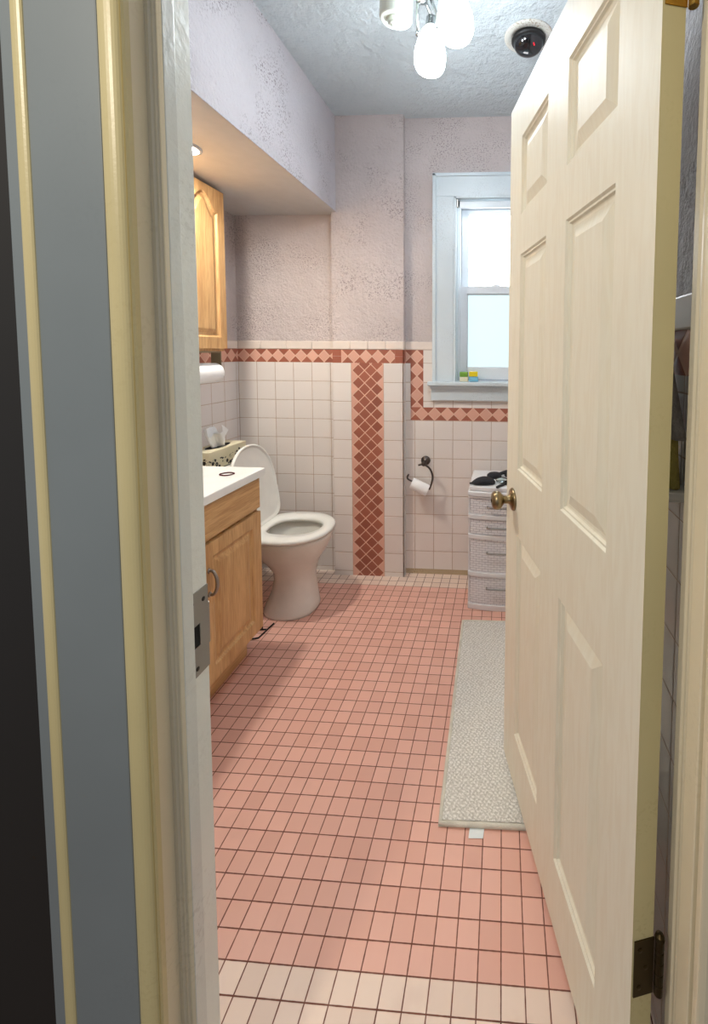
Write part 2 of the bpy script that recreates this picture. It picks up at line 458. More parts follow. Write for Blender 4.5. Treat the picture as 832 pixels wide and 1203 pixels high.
strip('tile_border', M['border'], wall_back, (-.140, YR+.0012, .979), Z_, X_, ZB0-.979, .0735, .0368, 1.1945-.979, .0368, (0, -1, 0))
strip('tile_border', M['border'], wall_back, (-.140, YR+.0012, .905), X_, Z_, XR+.140, .074, .0368, -.002+.140, .037, (0, -1, 0))
# dingy base strip in the recess
M['grime'] = mpaint('dingy base grout', lin(196, 176, 144), lin(120, 100, 70), 60, .3, .9, .002, .7)
slab('tile_base', -.1695, XR, 0, .03, YR+.001, M['grime'], wall_back)
# pillar
slab('tile_wainscot', -.575, -.468, 0, ZB0, YP-.001, M['tile_pillar_left'], wall_pillar)
slab('tile_wainscot', -.284, -.1695, 0, ZB0, YP-.001, M['tile_pillar'], wall_pillar)
obj('tile_wainscot', bxs(-.1735, -.1685, YP-.001, YR, 0, ZB0), M['tile_left'], wall_pillar)
strip('tile_band', M['band'], wall_pillar, (-.468, YP+.0012, 0), X_, Z_, .184, ZB0, .0354, .005+.0354, 1.189, (0, -1, 0), .0015)
strip('tile_border', M['border'], wall_pillar, (-.525, YP+.0012, ZB0), X_, Z_, .306, ZB1-ZB0, .0346, -.453+.525, .037, (0, -1, 0))
bm = BM()
for a, b in ((-.575, -.5255), (-.2185, -.1685)):
    for c, d in ((ZB0, ZB0+.0365), (ZB0+.0380, ZB1)): box(bm, a, b, YP, YP+.006, c, d)
obj('tile_inset', bm, M['brown_tile'], wall_pillar)
cap_x(-.575, -.1685, YP-.001, wall_pillar, step=.101)
obj('tile_cap', bxs(-.1735, -.168, YP, YR, ZB1+.001, ZCAP), M['cap'], wall_pillar)
obj('tile_inset', bxs(-.1735, -.1683, YP, YR, ZB0, ZB1), M['brown_tile'], wall_pillar)
# left wall
obj('tile_wainscot', bxs(XL-.007, XL, YF-.01, YR, 0, ZB0), M['tile_left'], wall_left)
strip('tile_border', M['border'], wall_left, (XL-.0012, YF, ZB0), Y_, Z_, YR-YF, ZB1-ZB0, .036, 1.476-YF, .037, (1, 0, 0))
obj('tile_backing', bxs(XL-.007, XL-.002, YF, YR, ZB0, ZB1), M['brown_tile'], wall_left)
obj('tile_cap', bxs(XL-.007, XL+.002, YF, YR-.001, ZB1, ZCAP), M['cap'], wall_left, bevel=.004)
# right wall
obj('tile_wainscot', bxs(XR, XR+.007, YF-.01, YR, 0, ZB0+.03), M['tile_right'], wall_right)
strip('tile_border', M['border'], wall_right, (XR+.0012, YF, ZB0+.03), Y_, Z_, YR-YF, .078, .039, .12, .039, (-1, 0, 0))
obj('tile_backing', bxs(XR+.002, XR+.007, YF, YR, ZB0+.03, ZB0+.108), M['brown_tile'], wall_right)
obj('tile_cap', bxs(XR-.004, XR+.007, YF, YR-.001, ZB0+.108, ZB0+.168), M['cap'], wall_right, bevel=.004)

# ------------------------------------------------------------------ doorway trim
ZT = 2.04
def pr(name, poly, mat, parent=None, z1=ZT, bevel=.002):
    bm = BM(); prism(bm, poly, 0, z1); return obj(name, bm, mat, parent, bevel=bevel)
# left casing on the hall side
trim1 = st(pr('trim_1', [(-.2336, -.298), (-.1085, -.298), (-.1085, -.2845), (-.2336, -.2845)], M['casing_shaded']))
tag(trim1, 'wide door casing coloured in blue grey shade with warm lit cream beads on the left of the doorway', 'door casing')
def bead(xc, yc, rx, ry, n=9):
    return [(xc-rx*math.cos(PI*i/(n-1)), yc-ry*math.sin(PI*i/(n-1))) for i in range(n)]
obj('bead', (lambda b: (prism(b, bead(-.2092, -.2975, .0085, .004), 0, ZT), b)[1])(BM()), M['bead_warm_lit'], trim1, smooth=False)
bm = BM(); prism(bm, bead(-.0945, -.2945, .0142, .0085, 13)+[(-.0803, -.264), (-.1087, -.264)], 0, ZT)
obj('bead', bm, M['bead_warm_lit'], trim1)
bm = BM(); prism(bm, [(-.0815, -.2945), (-.0785, -.2975), (-.0770, -.2945), (-.0770, -.287), (-.0815, -.287)], 0, ZT); obj('bead', bm, M['bead_warm_lit'], trim1)
# left jamb
trim2 = st(pr('trim_2', [(-.0795, -.2935), (-.0795, -.233), (JL, -.233), (JL, YF), (-.0905, YF), (-.0905, -.2835), (-.0820, -.2935)], M['white_jamb_lit'], bevel=.0015))
tag(trim2, 'old white painted door jamb on the left with the strike plate', 'door jamb')
obj('jamb_board', (lambda b: (prism(b, [(-.0795, -.2935), (-.0781, -.2935), (-.0781, -.2600), (-.0795, -.2600)], 0, ZT), b)[1])(BM()), M['cream'], trim2)
bm = BM(); prism(bm, [(-.0795, -.2632), (-.0735, -.2632), (-.0715, -.2612), (-.0690, -.2612), (-.0675, -.2585), (-.0640, -.2585), (-.0610, -.2560), (-.0610, -.2560), (-.0795, -.2560)], 0, ZT); obj('door_stop', bm, M['cream'], trim2)
bm = BM(); prism(bm, [(-.0795, -.2558), (-.0606, -.2558), (-.0606, -.2345), (-.0622, -.233), (-.0795, -.233)], 0, ZT); obj('door_stop', bm, M['white_old'], trim2, bevel=.002)
# bathroom-side casing on the left (set back from the jamb edge)
trim3 = st(obj('trim_3', bxs(-.165, -.0885, YF-.013, YF+.004, 0, ZT), M['white_old'], bevel=.003))
# strike plate let into the jamb face
SPZ = .872
bm = BM()
y0, y1 = -.2295, YF-.0005; zz0, zz1 = SPZ-.065, SPZ+.065
hy0, hy1, hz0, hz1 = -.2288, -.2065, SPZ-.020, SPZ+.014
xs = (JL-.0005, JL+.0016)
for (a, b, c, d) in ((y0, y1, zz0, hz0), (y0, y1, hz1, zz1), (hy1, y1, hz0, hz1), (y0, hy0, hz0, hz1)): box(bm, xs[0], xs[1], a, b, c, d)
# lip that wraps over the jamb edge
lip = [(JL+.0016, YF-.0005), (JL+.0006, YF+.0035), (JL-.003, YF+.006), (JL-.0045, YF+.005), (JL-.001, YF+.002), (JL-.0005, YF-.0005)]
prism(bm, lip, SPZ-.030, SPZ+.034)
sp = obj('strike_plate', bm, M['steel'], trim2); sp['label'] = 'worn steel strike plate'
obj('latch_hole', bxs(JL+.0001, JL+.0006, hy0, hy1, hz0, hz1), M['black_hole'], sp)
for zc, yc in ((SPZ+.050, -.222), (SPZ+.047, -.198), (SPZ-.053, -.214)):
    bm = BM(); lathe(bm, [(.0034, 0), (.0034, .0006), (.0012, .0010)], (JL+.0016, yc, zc), (1, 0, 0), 12); obj('screw', bm, M['black'], sp)
# right jamb
trim4 = st(pr('trim_4', [(JR, YF), (JR, -.2215), (.6435, -.2235), (.6435, -.2845), (JR+.016, -.2845), (JR+.016, YF)], M['cream'], bevel=.0012))
tag(trim4, 'cream painted door jamb with grooved stop beyond the door hinges', 'door jamb')
bm = BM()
prism(bm, [(.6435, -.2235), (.6330, -.2238), (.6318, -.2262), (.6345, -.2290), (.6345, -.2330), (.6322, -.2355), (.6318, -.2400), (.6345, -.2425), (.6435, -.2430)], 0, ZT)
obj('door_stop', bm, M['cream'], trim4)
bm = BM(); prism(bm, [(.6435, -.2450), (.6325, -.2450), (.6315, -.2470), (.6315, -.2780), (.6330, -.2800), (.6435, -.2800)], 0, ZT); obj('door_stop', bm, M['cream'], trim4)
trim5 = st(pr('trim_5', [(.6340, -.2845), (.6340, -.2990), (.6420, -.3030), (.7500, -.3000), (.7500, -.2845)], M['cream'], bevel=.003))
# head
bm = BM(); box(bm, JL-.016, JR+.016, -.2845, YF, ZT, ZT+.02); box(bm, JL, JR, -.279, -.233, ZT-.012, ZT)
st(obj('trim_6', bm, M['cream'], bevel=.002))
st(obj('trim_7', bxs(-.2336, .75, -.300, -.2845, ZT+.001, ZT+.125), M['casing_shaded'], bevel=.003))
# threshold
st(obj('trim_8', bxs(JL, JR, -.284, -.205, -.001, .006), mplain('worn threshold', lin(206, 190, 170), .5), bevel=.003))

# ------------------------------------------------------------------ six panel door
def panel_slab(bm, w, h, t, panels, rings, back=True, mi_edge=0):
    """slab in x 0..w, y 0..t (front y=0), z 0..h with moulded panels [(x0,x1,z0,z1)]"""
    xs = sorted({0., w} | {round(p[i], 5) for p in panels for i in (0, 1)})
    zs = sorted({0., h} | {round(p[i], 5) for p in panels for i in (2, 3)})
    ps = {(round(p[0], 5), round(p[2], 5)): p for p in panels}
    for side in ((0, 1),) + (((t, -1),) if back else ()):
        y0, sg = side
        for i in range(len(xs)-1):
            for j in range(len(zs)-1):
                a, b, c, d = xs[i], xs[i+1], zs[j], zs[j+1]
                if (a, c) in ps:
                    prev = [(a, y0, c), (b, y0, c), (b, y0, d), (a, y0, d)]
                    for ins, dep in rings:
                        cur = [(a+ins, y0+sg*dep, c+ins), (b-ins, y0+sg*dep, c+ins), (b-ins, y0+sg*dep, d-ins), (a+ins, y0+sg*dep, d-ins)]
                        for k in range(4): quad(bm, [prev[k], prev[(k+1) % 4], cur[(k+1) % 4], cur[k]])
                        prev = cur
                    quad(bm, prev)
                else: quad(bm, [(a, y0, c), (b, y0, c), (b, y0, d), (a, y0, d)])
    if not back: quad(bm, [(0, t, 0), (w, t, 0), (w, t, h), (0, t, h)])
    quad(bm, [(0, 0, 0), (w, 0, 0), (w, t, 0), (0, t, 0)]); quad(bm, [(0, 0, h), (w, 0, h), (w, t, h), (0, t, h)])
    quad(bm, [(0, 0, 0), (0, t, 0), (0, t, h), (0, 0, h)]); quad(bm, [(w, 0, 0), (w, t, 0), (w, t, h), (w, 0, h)], mi_edge)
    bmesh.ops.remove_doubles(bm, verts=bm.verts[:], dist=1e-5)

DW, DT, DZ, DTOP = .737, .034, .022, 1.999
A = Vector((.399, .502, 0)); dv = Vector((.24770, -.96884, 0))     # free edge foot, direction to the hinges
ang = math.atan2(dv.y, dv.x)
door = thing('door_1', 'open cream six panel door with brass knob', 'door', (A.x, A.y, DZ), ang, kind='structure')
px_ = [(.112, .313), (.428, .627)]
pz_ = [(.178-DZ, .778-DZ), (.968-DZ, 1.566-DZ), (1.674-DZ, 1.880-DZ)]
panels = [(a, b, c, d) for a, b in px_ for c, d in pz_]
rings = [(.004, .0045), (.008, .0045), (.011, .0095), (.014, .0105), (.020, .0105), (.043, .0030), (.045, .0024)]
bm = BM(); panel_slab(bm, DW, DTOP-DZ, DT, panels, rings, True, 1)
# local +x runs to the hinges; the face towards the room's middle must be y=0 (n points to -x,-y)
# rotation by ang maps local -y to world (dv.y, -dv.x) = (-.969,-.248)
leaf = obj('door_leaf', bm, [M['door'], M['door_edge']], door)
# knob: rose, shank, knob on both faces
kx, kz = .0725, .868-DZ
for side, nm in ((-1, 0), (1, DT)):
    prof = [(.0325, 0), (.0325, .004), (.030, .007), (.022, .0095), (.014, .012), (.0115, .018), (.0115, .030), (.017, .034), (.0245, .041), (.0275, .049), (.0265, .057), (.021, .0625), (.012, .065), (.001, .0655)]
    bm = BM(); lathe(bm, prof, (kx, nm, kz), (0, side, 0), 28); k = obj('door_knob', bm, M['brass'], door, smooth=True)
    bm = BM(); lathe(bm, [(.005, 0), (.005, .0012), (.002, .002)], (kx, nm+side*.0652, kz), (0, side, 0), 12); obj('key_button', bm, M['brass_dark'], k)
obj('latch_plate', bxs(-.0012, .0004, .006, .028, kz-.028, kz+.028), M['brass_dark'], door)
# hinges at the hinge edge
for zc, mt, lab in ((1.795-DZ, 'brass_bright', 'polished brass hinge'), (1.05-DZ, 'brass', None), (.385-DZ, 'brass_dark', 'tarnished dark hinge')):
    if zc > .9 and zc < 1.1: continue
    bm = BM(); box(bm, DW-.0002, DW+.0016, .003, DT+.001, zc-.045, zc+.045)
    h = obj('hinge', bm, M[mt], door);
    if lab: h['label'] = lab
    bm = BM()
    for q in range(5): lathe(bm, [(.0062, 0), (.0068, .001), (.0068, .0162), (.0062, .0172)], (DW+.0035, DT+.0085, zc-.045+q*.018), (0, 0, 1), 14)
    lathe(bm, [(.0075, 0), (.006, .004), (.002, .007)], (DW+.0035, DT+.0085, zc+.045), (0, 0, 1), 14)
    obj('hinge_knuckle', bm, M[mt], h)
    for dz in (-.03, 0, .03):
        bm = BM(); lathe(bm, [(.004, 0), (.004, .0006), (.0015, .001)], (DW+.0016, .012 if dz else .022, zc+dz), (1, 0, 0), 10); obj('screw', bm, M['brass_dark'], h)

# ------------------------------------------------------------------ window
win = thing('window_1', 'white framed double hung window with frosted panes in the back wall', 'window', (.34, YR, 1.118), kind='structure')
W = dict(world=True)
YC = YR-.020
bm = BM()
def frame_boards(bm, x0, x1, z0, z1, w, y0, y1):
    box(bm, x0, x0+w, y0, y1, z0, z1-w*1.02); box(bm, x1-w, x1, y0, y1, z0, z1-w*1.02); box(bm, x0, x1, y0, y1, z1-w*1.02, z1)
frame_boards(bm, -.009, .689, 1.130, 2.266, .1145, YC, YR+.004)
obj('window_casing', bm, M['win_paint'], win, bevel=.003, **W)
bm = BM()   # raised back band round the casing
box(bm, -.012, .008, YC-.008, YR+.004, 1.130, 2.270); box(bm, .672, .6885, YC-.008, YR+.004, 1.130, 2.270); box(bm, -.012, .6885, YC-.008, YR+.004, 2.254, 2.272)
obj('back_band', bm, M['win_paint'], win, bevel=.003, **W)
bm = BM()   # reveal / jamb liner
box(bm, WX0-.002, WX0+.012, YC+.002, PY1, WZ0, WZ1); box(bm, WX1-.012, WX1+.002, YC+.002, PY1, WZ0, WZ1); box(bm, WX0, WX1, YC+.002, PY1, WZ1-.014, WZ1)
box(bm, WX0+.012, WX0+.022, YC+.030, YC+.042, WZ0, WZ1-.014); box(bm, WX1-.022, WX1-.012, YC+.030, YC+.042, WZ0, WZ1-.014)
obj('window_reveal', bm, M['win_paint'], win, bevel=.0015, **W)
# vinyl outer frame
bm = BM(); y0, y1 = YR+.030, YR+.120
box(bm, WX0+.012, WX0+.032, y0, y1, WZ0, WZ1-.014); box(bm, WX1-.032, WX1-.012, y0, y1, WZ0, WZ1-.014)
box(bm, WX0+.012, WX1-.012, y0, y1, WZ1-.044, WZ1-.014); box(bm, WX0+.012, WX1-.012, y0, y1, WZ0, WZ0+.014)
obj('window_frame', bm, M['vinyl'], win, bevel=.002, **W)
def sash(name, x0, x1, z0, z1, y0, y1, st_, rt_, rb_, pm):
    bm = BM()
    box(bm, x0, x0+st_, y0, y1, z0, z1); box(bm, x1-st_, x1, y0, y1, z0, z1)
    box(bm, x0+st_, x1-st_, y0, y1, z1-rt_, z1); box(bm, x0+st_, x1-st_, y0, y1, z0, z0+rb_)
    g = .006
    box(bm, x0+st_, x0+st_+g, y0+.008, y1, z0+rb_, z1-rt_); box(bm, x1-st_-g, x1-st_, y0+.008, y1, z0+rb_, z1-rt_)
    box(bm, x0+st_, x1-st_, y0+.008, y1, z1-rt_-g, z1-rt_); box(bm, x0+st_, x1-st_, y0+.008, y1, z0+rb_, z0+rb_+g)
    s = obj(name, bm, M['vinyl'], win, bevel=.0015, **W)
    obj('pane', bxs(x0+st_-.003, x1-st_+.003, y0+.016, y0+.021, z0+rb_-.003, z1-rt_+.003), pm, s, **W)
    return s
xa, xb = WX0+.032, WX1-.032
sash('upper_sash', xa+.002, xb-.002, 1.640, 2.105, YR+.075, YR+.102, .038, .022, .030, M['pane_up'])
ls = sash('lower_sash', xa-.008, xb+.008, 1.140, 1.668, YR+.042, YR+.071, .046, .042, .066, M['pane_low'])
bm = BM(); box(bm, .315, .365, YR+.046, YR+.066, 1.668, 1.678); lathe(bm, [(.008, 0), (.008, .006), (.003, .010)], (.34, YR+.056, 1.676), (0, 0, 1), 12)
obj('sash_lock', bm, M['vinyl'], ls, **W)
# stool and apron
bm = BM(); box(bm, -.036, .689, YC-.032, YC+.006, 1.106, 1.130); box(bm, WX0+.001, WX1-.001, YC+.006, YR+.040, 1.106, 1.130)
obj('window_stool', bm, M['win_paint'], win, bevel=.006, seg=3, **W)
bm = BM(); box(bm, -.020, .689, YC, YR+.004, 1.022, 1.106); box(bm, -.024, .689, YC-.010, YC, 1.090, 1.106)
obj('window_apron', bm, M['win_paint'], win, bevel=.003, **W)

# roller blind, rolled up at the head of the window
rb = thing('roller_blind', 'white rolled up roller blind across the window head', 'blind', (.34, YR+.005, 2.115))
bm = BM(); lathe(bm, [(.0155, 0), (.0155, .408)], (WX0+.031, YR+.004, 2.113), (1, 0, 0), 20); obj('roller', bm, M['vinyl'], rb, world=True)
for xx in (WX0+.0135, WX1-.0235):
    obj('bracket', bxs(xx, xx+.009, YR-.012, YR+.022, 2.094, 2.136), M['nickel'], rb, world=True, bevel=.002)
bm = BM(); box(bm, WX0+.031, WX1-.030, YR-.0125, YR-.0105, 2.090, 2.116); lathe(bm, [(.004, 0), (.004, .402)], (WX0+.032, YR-.0115, 2.089), (1, 0, 0), 10)
obj('hem_bar', bm, M['vinyl'], rb, world=True)

# two little stacked packets on the stool
def packet(x, y, w, d, h, m1, m2, lab, z0, parent_name='soap_packet'):
    t = thing(parent_name, lab, 'packet', (x, y, z0), group='little packets on the window sill')
    obj('wrapper', bxs(-w/2, w/2, -d/2, d/2, 0, h), M[m1], t, bevel=.003)
    if m2: obj('wrapper_band', bxs(-w/2-.0006, w/2+.0006, -d/2-.0006, d/2+.0006, h*.36, h*.62), M[m2], t, bevel=.002)
    return t
ZS = 1.130
packet(.166, YC+.020, .046, .026, .026, 'cream_pack', None, 'cream packet on the window sill under the green one', ZS)
packet(.165, YC+.020, .046, .026, .028, 'green_pack', None, 'green packet stacked on the cream packet on the window sill', ZS+.0265)
packet(.220, YC+.020, .052, .026, .028, 'blue_pack', None, 'pale blue packet on the window sill under the yellow one', ZS)
packet(.219, YC+.020, .048, .026, .028, 'yellow_pack', None, 'yellow packet stacked on the pale blue packet on the window sill', ZS+.0285)

# ------------------------------------------------------------------ vanity
VX, VY0, VY1 = -.635, .140, .893
van = thing('vanity_cabinet', 'honey oak vanity cabinet with raised panel doors under the white countertop', 'cabinet', (-.90, .52, 0))
bm = BM(); box(bm, XL+.006, VX, VY0, VY0+.016, .115, .778); box(bm, XL+.006, VX, VY1-.016, VY1, .115, .778); box(bm, XL+.006, VX, VY0+.016, VY1-.016, .115, .131); box(bm, XL+.006, XL+.014, VY0+.016, VY1-.016, .131, .778)
for a, b, c, d in ((VY0+.016, VY0+.05, .131, .778), (VY1-.05, VY1-.016, .131, .778), (.498, .536, .131, .64), (VY0+.05, VY1-.05, .74, .778), (VY0+.05, VY1-.05, .628, .655)): box(bm, VX-.019, VX, a, b, c, d)
obj('cabinet_body', bm, M['oak_z'], van, world=True, bevel=.002)
obj('toe_kick', bxs(XL+.006, -.693, VY0+.01, VY1-.002, 0, .115), M['oak_y'], van, world=True)
def oak_door(name, y0, y1, z0, z1, x, parent, rings, pm=.052):
    """overlay raised panel door facing +x: build facing -y then turn"""
    w, h = y1-y0, z1-z0
    bm = BM(); panel_slab(bm, w, h, .019, [(pm, w-pm, pm, h-pm)], rings, back=False)
    bm.transform(Matrix.Translation((x, y0, z0)) @ Matrix.Rotation(PI/2, 4, 'Z'))
    return obj(name, bm, M['oak_z'], parent, world=True, bevel=.0025)
oring = [(.004, .003), (.007, .0085), (.013, .0095), (.018, .0095), (.037, .0015), (.041, .001)]
XD = VX+.0192
def pull(parent, y, z, x):
    pts = smoothpath([(x, y, z-.042), (x+.016, y, z-.040), (x+.027, y, z-.018), (x+.029, y, z), (x+.027, y, z+.018), (x+.016, y, z+.040), (x, y, z+.042)], 5)
    bm = BM(); tube(bm, pts, [.0045+.0015*math.sin(PI*i/(len(pts)-1)) for i in range(len(pts))], 10)
    for s in (-1, 1): lathe(bm, [(.009, 0), (.008, .003), (.005, .005)], (x, y, z+s*.042), (1, 0, 0), 14)
    return obj('handle', bm, M['nickel'], parent, smooth=True, world=True)
d1 = oak_door('door', .536, .885, .135, .634, XD, van, oring); pull(d1, .566, .500, XD)
d2 = oak_door('door', .148, .498, .135, .634, XD, van, oring); pull(d2, .468, .500, XD)
obj('drawer_front', bxs(VX+.0002, XD, .148, .885, .648, .772), M['oak_y'], van, world=True, bevel=.004)
ct = thing('vanity_countertop', 'glossy white countertop slab on the oak vanity', 'countertop', (-.88, .5, .779))
# slab with an oval basin let in
bm = BM()
cx_, cy_, rx_, ry_ = -.90, .46, .165, .215
x0, x1, y0, y1, z0, z1 = XL+.003, -.604, .120, .906, .779, .810
n = 48
def rectpt(a):
    c, s = math.cos(a), math.sin(a)
    tx = ((x1-cx_) if c > 0 else (x0-cx_))/c if abs(c) > 1e-6 else 1e9
    ty = ((y1-cy_) if s > 0 else (y0-cy_))/s if abs(s) > 1e-6 else 1e9
    t = min(tx, ty); return (cx_+c*t, cy_+s*t)
angs = sorted([2*PI*i/n for i in range(n)]+[math.atan2(yy-cy_, xx-cx_) % (2*PI) for xx in (x0, x1) for yy in (y0, y1)])
outer_b = [(*rectpt(a), z0) for a in angs]; outer_t = [(*rectpt(a), z1) for a in angs]
el = lambda k, z: [(cx_+rx_*k*math.cos(a), cy_+ry_*k*math.sin(a), z) for a in angs]
loft(bm, [outer_b, outer_t, el(1, z1), el(.97, z1-.006), el(.90, z1-.05), el(.72, z1-.095), el(.35, z1-.115), el(.1, z1-.118)], False, True)
obj('counter_slab', bm, M['counter'], ct, world=True, bevel=.004)
obj('backsplash', bxs(XL+.003, XL+.022, .120, .906, .8105, .905), M['counter'], ct, world=True, bevel=.004)
bm = BM()
lathe(bm, [(.028, 0), (.026, .012), (.018, .022), (.014, .09), (.012, .12)], (-1.085, .46, .8103), (0, 0, 1), 18)
tube(bm, smoothpath([(-1.085, .46, .90), (-1.05, .46, .955), (-.99, .46, .965), (-.955, .46, .925)], 6), .011, 12)
for dy in (-.09, .09):
    lathe(bm, [(.022, 0), (.02, .02), (.012, .03), (.022, .05), (.018, .06)], (-1.085, .46+dy, .8103), (0, 0, 1), 16)
obj('faucet', bm, M['chrome'], ct, smooth=True, world=True)
# hair tie
bm = BM(); c = Vector((-.693, .791, .8125))
tube(bm, [c+Vector((.0245*math.cos(a)+.002*math.sin(3*a), .021*math.sin(a), .0002)) for a in [2*PI*i/36 for i in range(36)]], .0024, 8, closed=True)
tag(obj('hair_tie', bm, M['maroon'], smooth=True, loc=(-.693, .791, .810)), 'dark maroon elastic hair tie lying on the white countertop', 'hair tie')

# ------------------------------------------------------------------ wall cabinet with a cathedral door
UX = -.984
uc = thing('wall_cabinet', 'honey oak wall cabinet with arched panel door under the soffit', 'cabinet', (-1.07, .93, 1.292))
UZ0, UZ1, UY0, UY1 = 1.292, 2.052, .632, 1.232
obj('cabinet_body', bxs(XL+.004, UX, UY0, UY1, UZ0, UZ1), M['oak_z'], uc, world=True, bevel=.002)
def arch_door(y0, y1, z0, z1, x):
    w, h = y1-y0, z1-z0; pm = .046; cw = w/2; hw = w/2-pm; zb = pm+.008; zs = h-.106; za = h-.036
    def prof(ins, dep):
        pts = []
        k = (hw-ins)/hw
        pts += [(cw-hw+ins, dep, zb+ins), (cw+hw-ins, dep, zb+ins)]
        N = 22
        for i in range(N+1):
            t = 1-2*i/N                      # +1 .. -1 across
            a = abs(t)
            s = 0 if a > .92 else (.5+.5*math.cos(PI*(a/.92)))**.9
            z = zs+(za-zs)*s
            pts.append((cw+t*hw*k, dep, z-ins))
        return pts
    bm = BM()
    base = prof(0, 0)
    # frame round the panel
    quad(bm, [(0, 0, 0), (pm, 0, 0), (pm, 0, h), (0, 0, h)]); quad(bm, [(w-pm, 0, 0), (w, 0, 0), (w, 0, h), (w-pm, 0, h)])
    quad(bm, [(pm, 0, 0), (w-pm, 0, 0), (w-pm, 0, zb), (pm, 0, zb)])
    top = base[2:]
    for a, b in zip(top, top[1:]): quad(bm, [a, b, (b[0], 0, h), (a[0], 0, h)])
    prev = base
    for ins, dep in [(.004, .004), (.007, .009), (.014, .011), (.019, .011), (.036, .002), (.040, .0015)]:
        cur = prof(ins, dep)
        for i in range(len(cur)): quad(bm, [prev[i], prev[(i+1) % len(cur)], cur[(i+1) % len(cur)], cur[i]])
        prev = cur
    quad(bm, prev)
    t = .019
    quad(bm, [(0, t, 0), (w, t, 0), (w, t, h), (0, t, h)])
    for a, b in (((0, 0), (w, 0)), ((w, 0), (w, h)), ((w, h), (0, h)), ((0, h), (0, 0))):
        quad(bm, [(a[0], 0, a[1]), (b[0], 0, b[1]), (b[0], t, b[1]), (a[0], t, a[1])])
    bmesh.ops.remove_doubles(bm, verts=bm.verts[:], dist=1e-5)
    bm.transform(Matrix.Translation((x, y0, z0)) @ Matrix.Rotation(PI/2, 4, 'Z'))
    return obj('door', bm, M['oak_z'], uc, world=True, bevel=.002)
XU = UX+.0192
da = arch_door(.936, 1.228, 1.304, 2.046, XU); db = arch_door(.636, .928, 1.304, 2.046, XU)
pull(da, .958, 1.40, XU); pull(db, .906, 1.40, XU)
# paper towel holder under the wall cabinet
ph = thing('paper_towel_holder', 'metal paper towel bracket under the oak wall cabinet', 'holder', (-1.01, 1.06, 1.14))
bm = BM(); box(bm, -1.06, -.985, .93, 1.205, 1.284, 1.2915); obj('mounting_plate', bm, M['bracket'], ph, world=True, bevel=.002)
for yy in (.905, 1.2055):
    bm = BM(); box(bm, -1.035, -.985, yy, yy+.004, 1.185, 1.2915)
    lathe(bm, [(.024, 0), (.024, .004)], (-1.01, yy, 1.187), (0, 1, 0), 20); obj('bracket_arm', bm, M['bracket'] if yy > 1 else M['bracket'], ph, world=True)
pt = thing('paper_towel_roll', 'white paper towel roll hanging below the oak wall cabinet', 'paper towel', (-1.01, 1.06, 1.187))
bm = BM(); lathe(bm, [(.019, 0), (.046, .001), (.0475, .006), (.0475, .279), (.046, .284), (.019, .285)], (-1.01, .915, 1.187), (0, 1, 0), 36, False, False)
lathe(bm, [(.019, .0), (.019, .285)], (-1.01, .915, 1.187), (0, 1, 0), 36, False, False); obj('paper', bm, M['paper'], pt, smooth=False, world=True)

# recessed warm light in the soffit
pl = thing('recessed_light', 'warm recessed light in the underside of the soffit', 'ceiling light', (-.835, .80, SZ))
bm = BM(); lathe(bm, [(.062, -.0005), (.062, -.005), (.050, -.009), (.047, -.004), (.047, -.0005)], (-.835, .80, SZ), (0, 0, 1), 32, False, False); obj('trim_ring', bm, M['soffit_paint'], pl, world=True, smooth=True)
bm = BM(); lathe(bm, [(.046, -.002), (.044, -.006), (.036, -.010), (.020, -.0125), (.001, -.0135)], (-.835, .80, SZ), (0, 0, 1), 28, True, True); obj('bulb', bm, M['puck_on'], pl, world=True, smooth=True)

# ------------------------------------------------------------------ toilet (local +x is forward)
TY = 1.243
toi = thing('toilet', 'white toilet with the seat down and the lid raised', 'toilet', (-.75, TY, 0))
def oval(x0, x1, hw, z, n=40, p=2.3, taper=0.):
    cx = (x0+x1)/2; hx = (x1-x0)/2; out = []
    for i in range(n):
        a = 2*PI*i/n; c, s = math.cos(a), math.sin(a)
        ex = math.copysign(abs(c)**(2/p), c); ey = math.copysign(abs(s)**(2/p), s)
        k = 1-taper*max(0, ex)
        out.append((cx+hx*ex, TY+hw*ey*k, z))
    return out
bm = BM()
sec = [(-.800,-.540,.120,0.), (-.800,-.537,.121,.012), (-.788,-.542,.115,.04), (-.757,-.552,.108,.11), (-.742,-.556,.105,.17), (-.745,-.548,.111,.215), (-.775,-.528,.129,.26),
       (-.820,-.500,.152,.30), (-.865,-.480,.169,.34), (-.885,-.468,.178,.375), (-.885,-.464,.180,.388), (-.882,-.468,.177,.394)]
rings_ = [oval(a, b, h, z) for a, b, h, z in sec]
rings_ += [oval(-.815, -.505, .125, .395), oval(-.81, -.512, .120, .385), oval(-.79, -.53, .108, .33), oval(-.76, -.56, .085, .28), oval(-.73, -.60, .05, .25)]
loft(bm, rings_, True, True)
bowl = obj('bowl', bm, M['ceramic'], toi, smooth=True, world=True)
bm = BM(); loft(bm, [oval(-.765, -.555, .088, .292), oval(-.765, -.555, .088, .2935)]); obj('bowl_water', bm, M['water'], bowl, world=True)
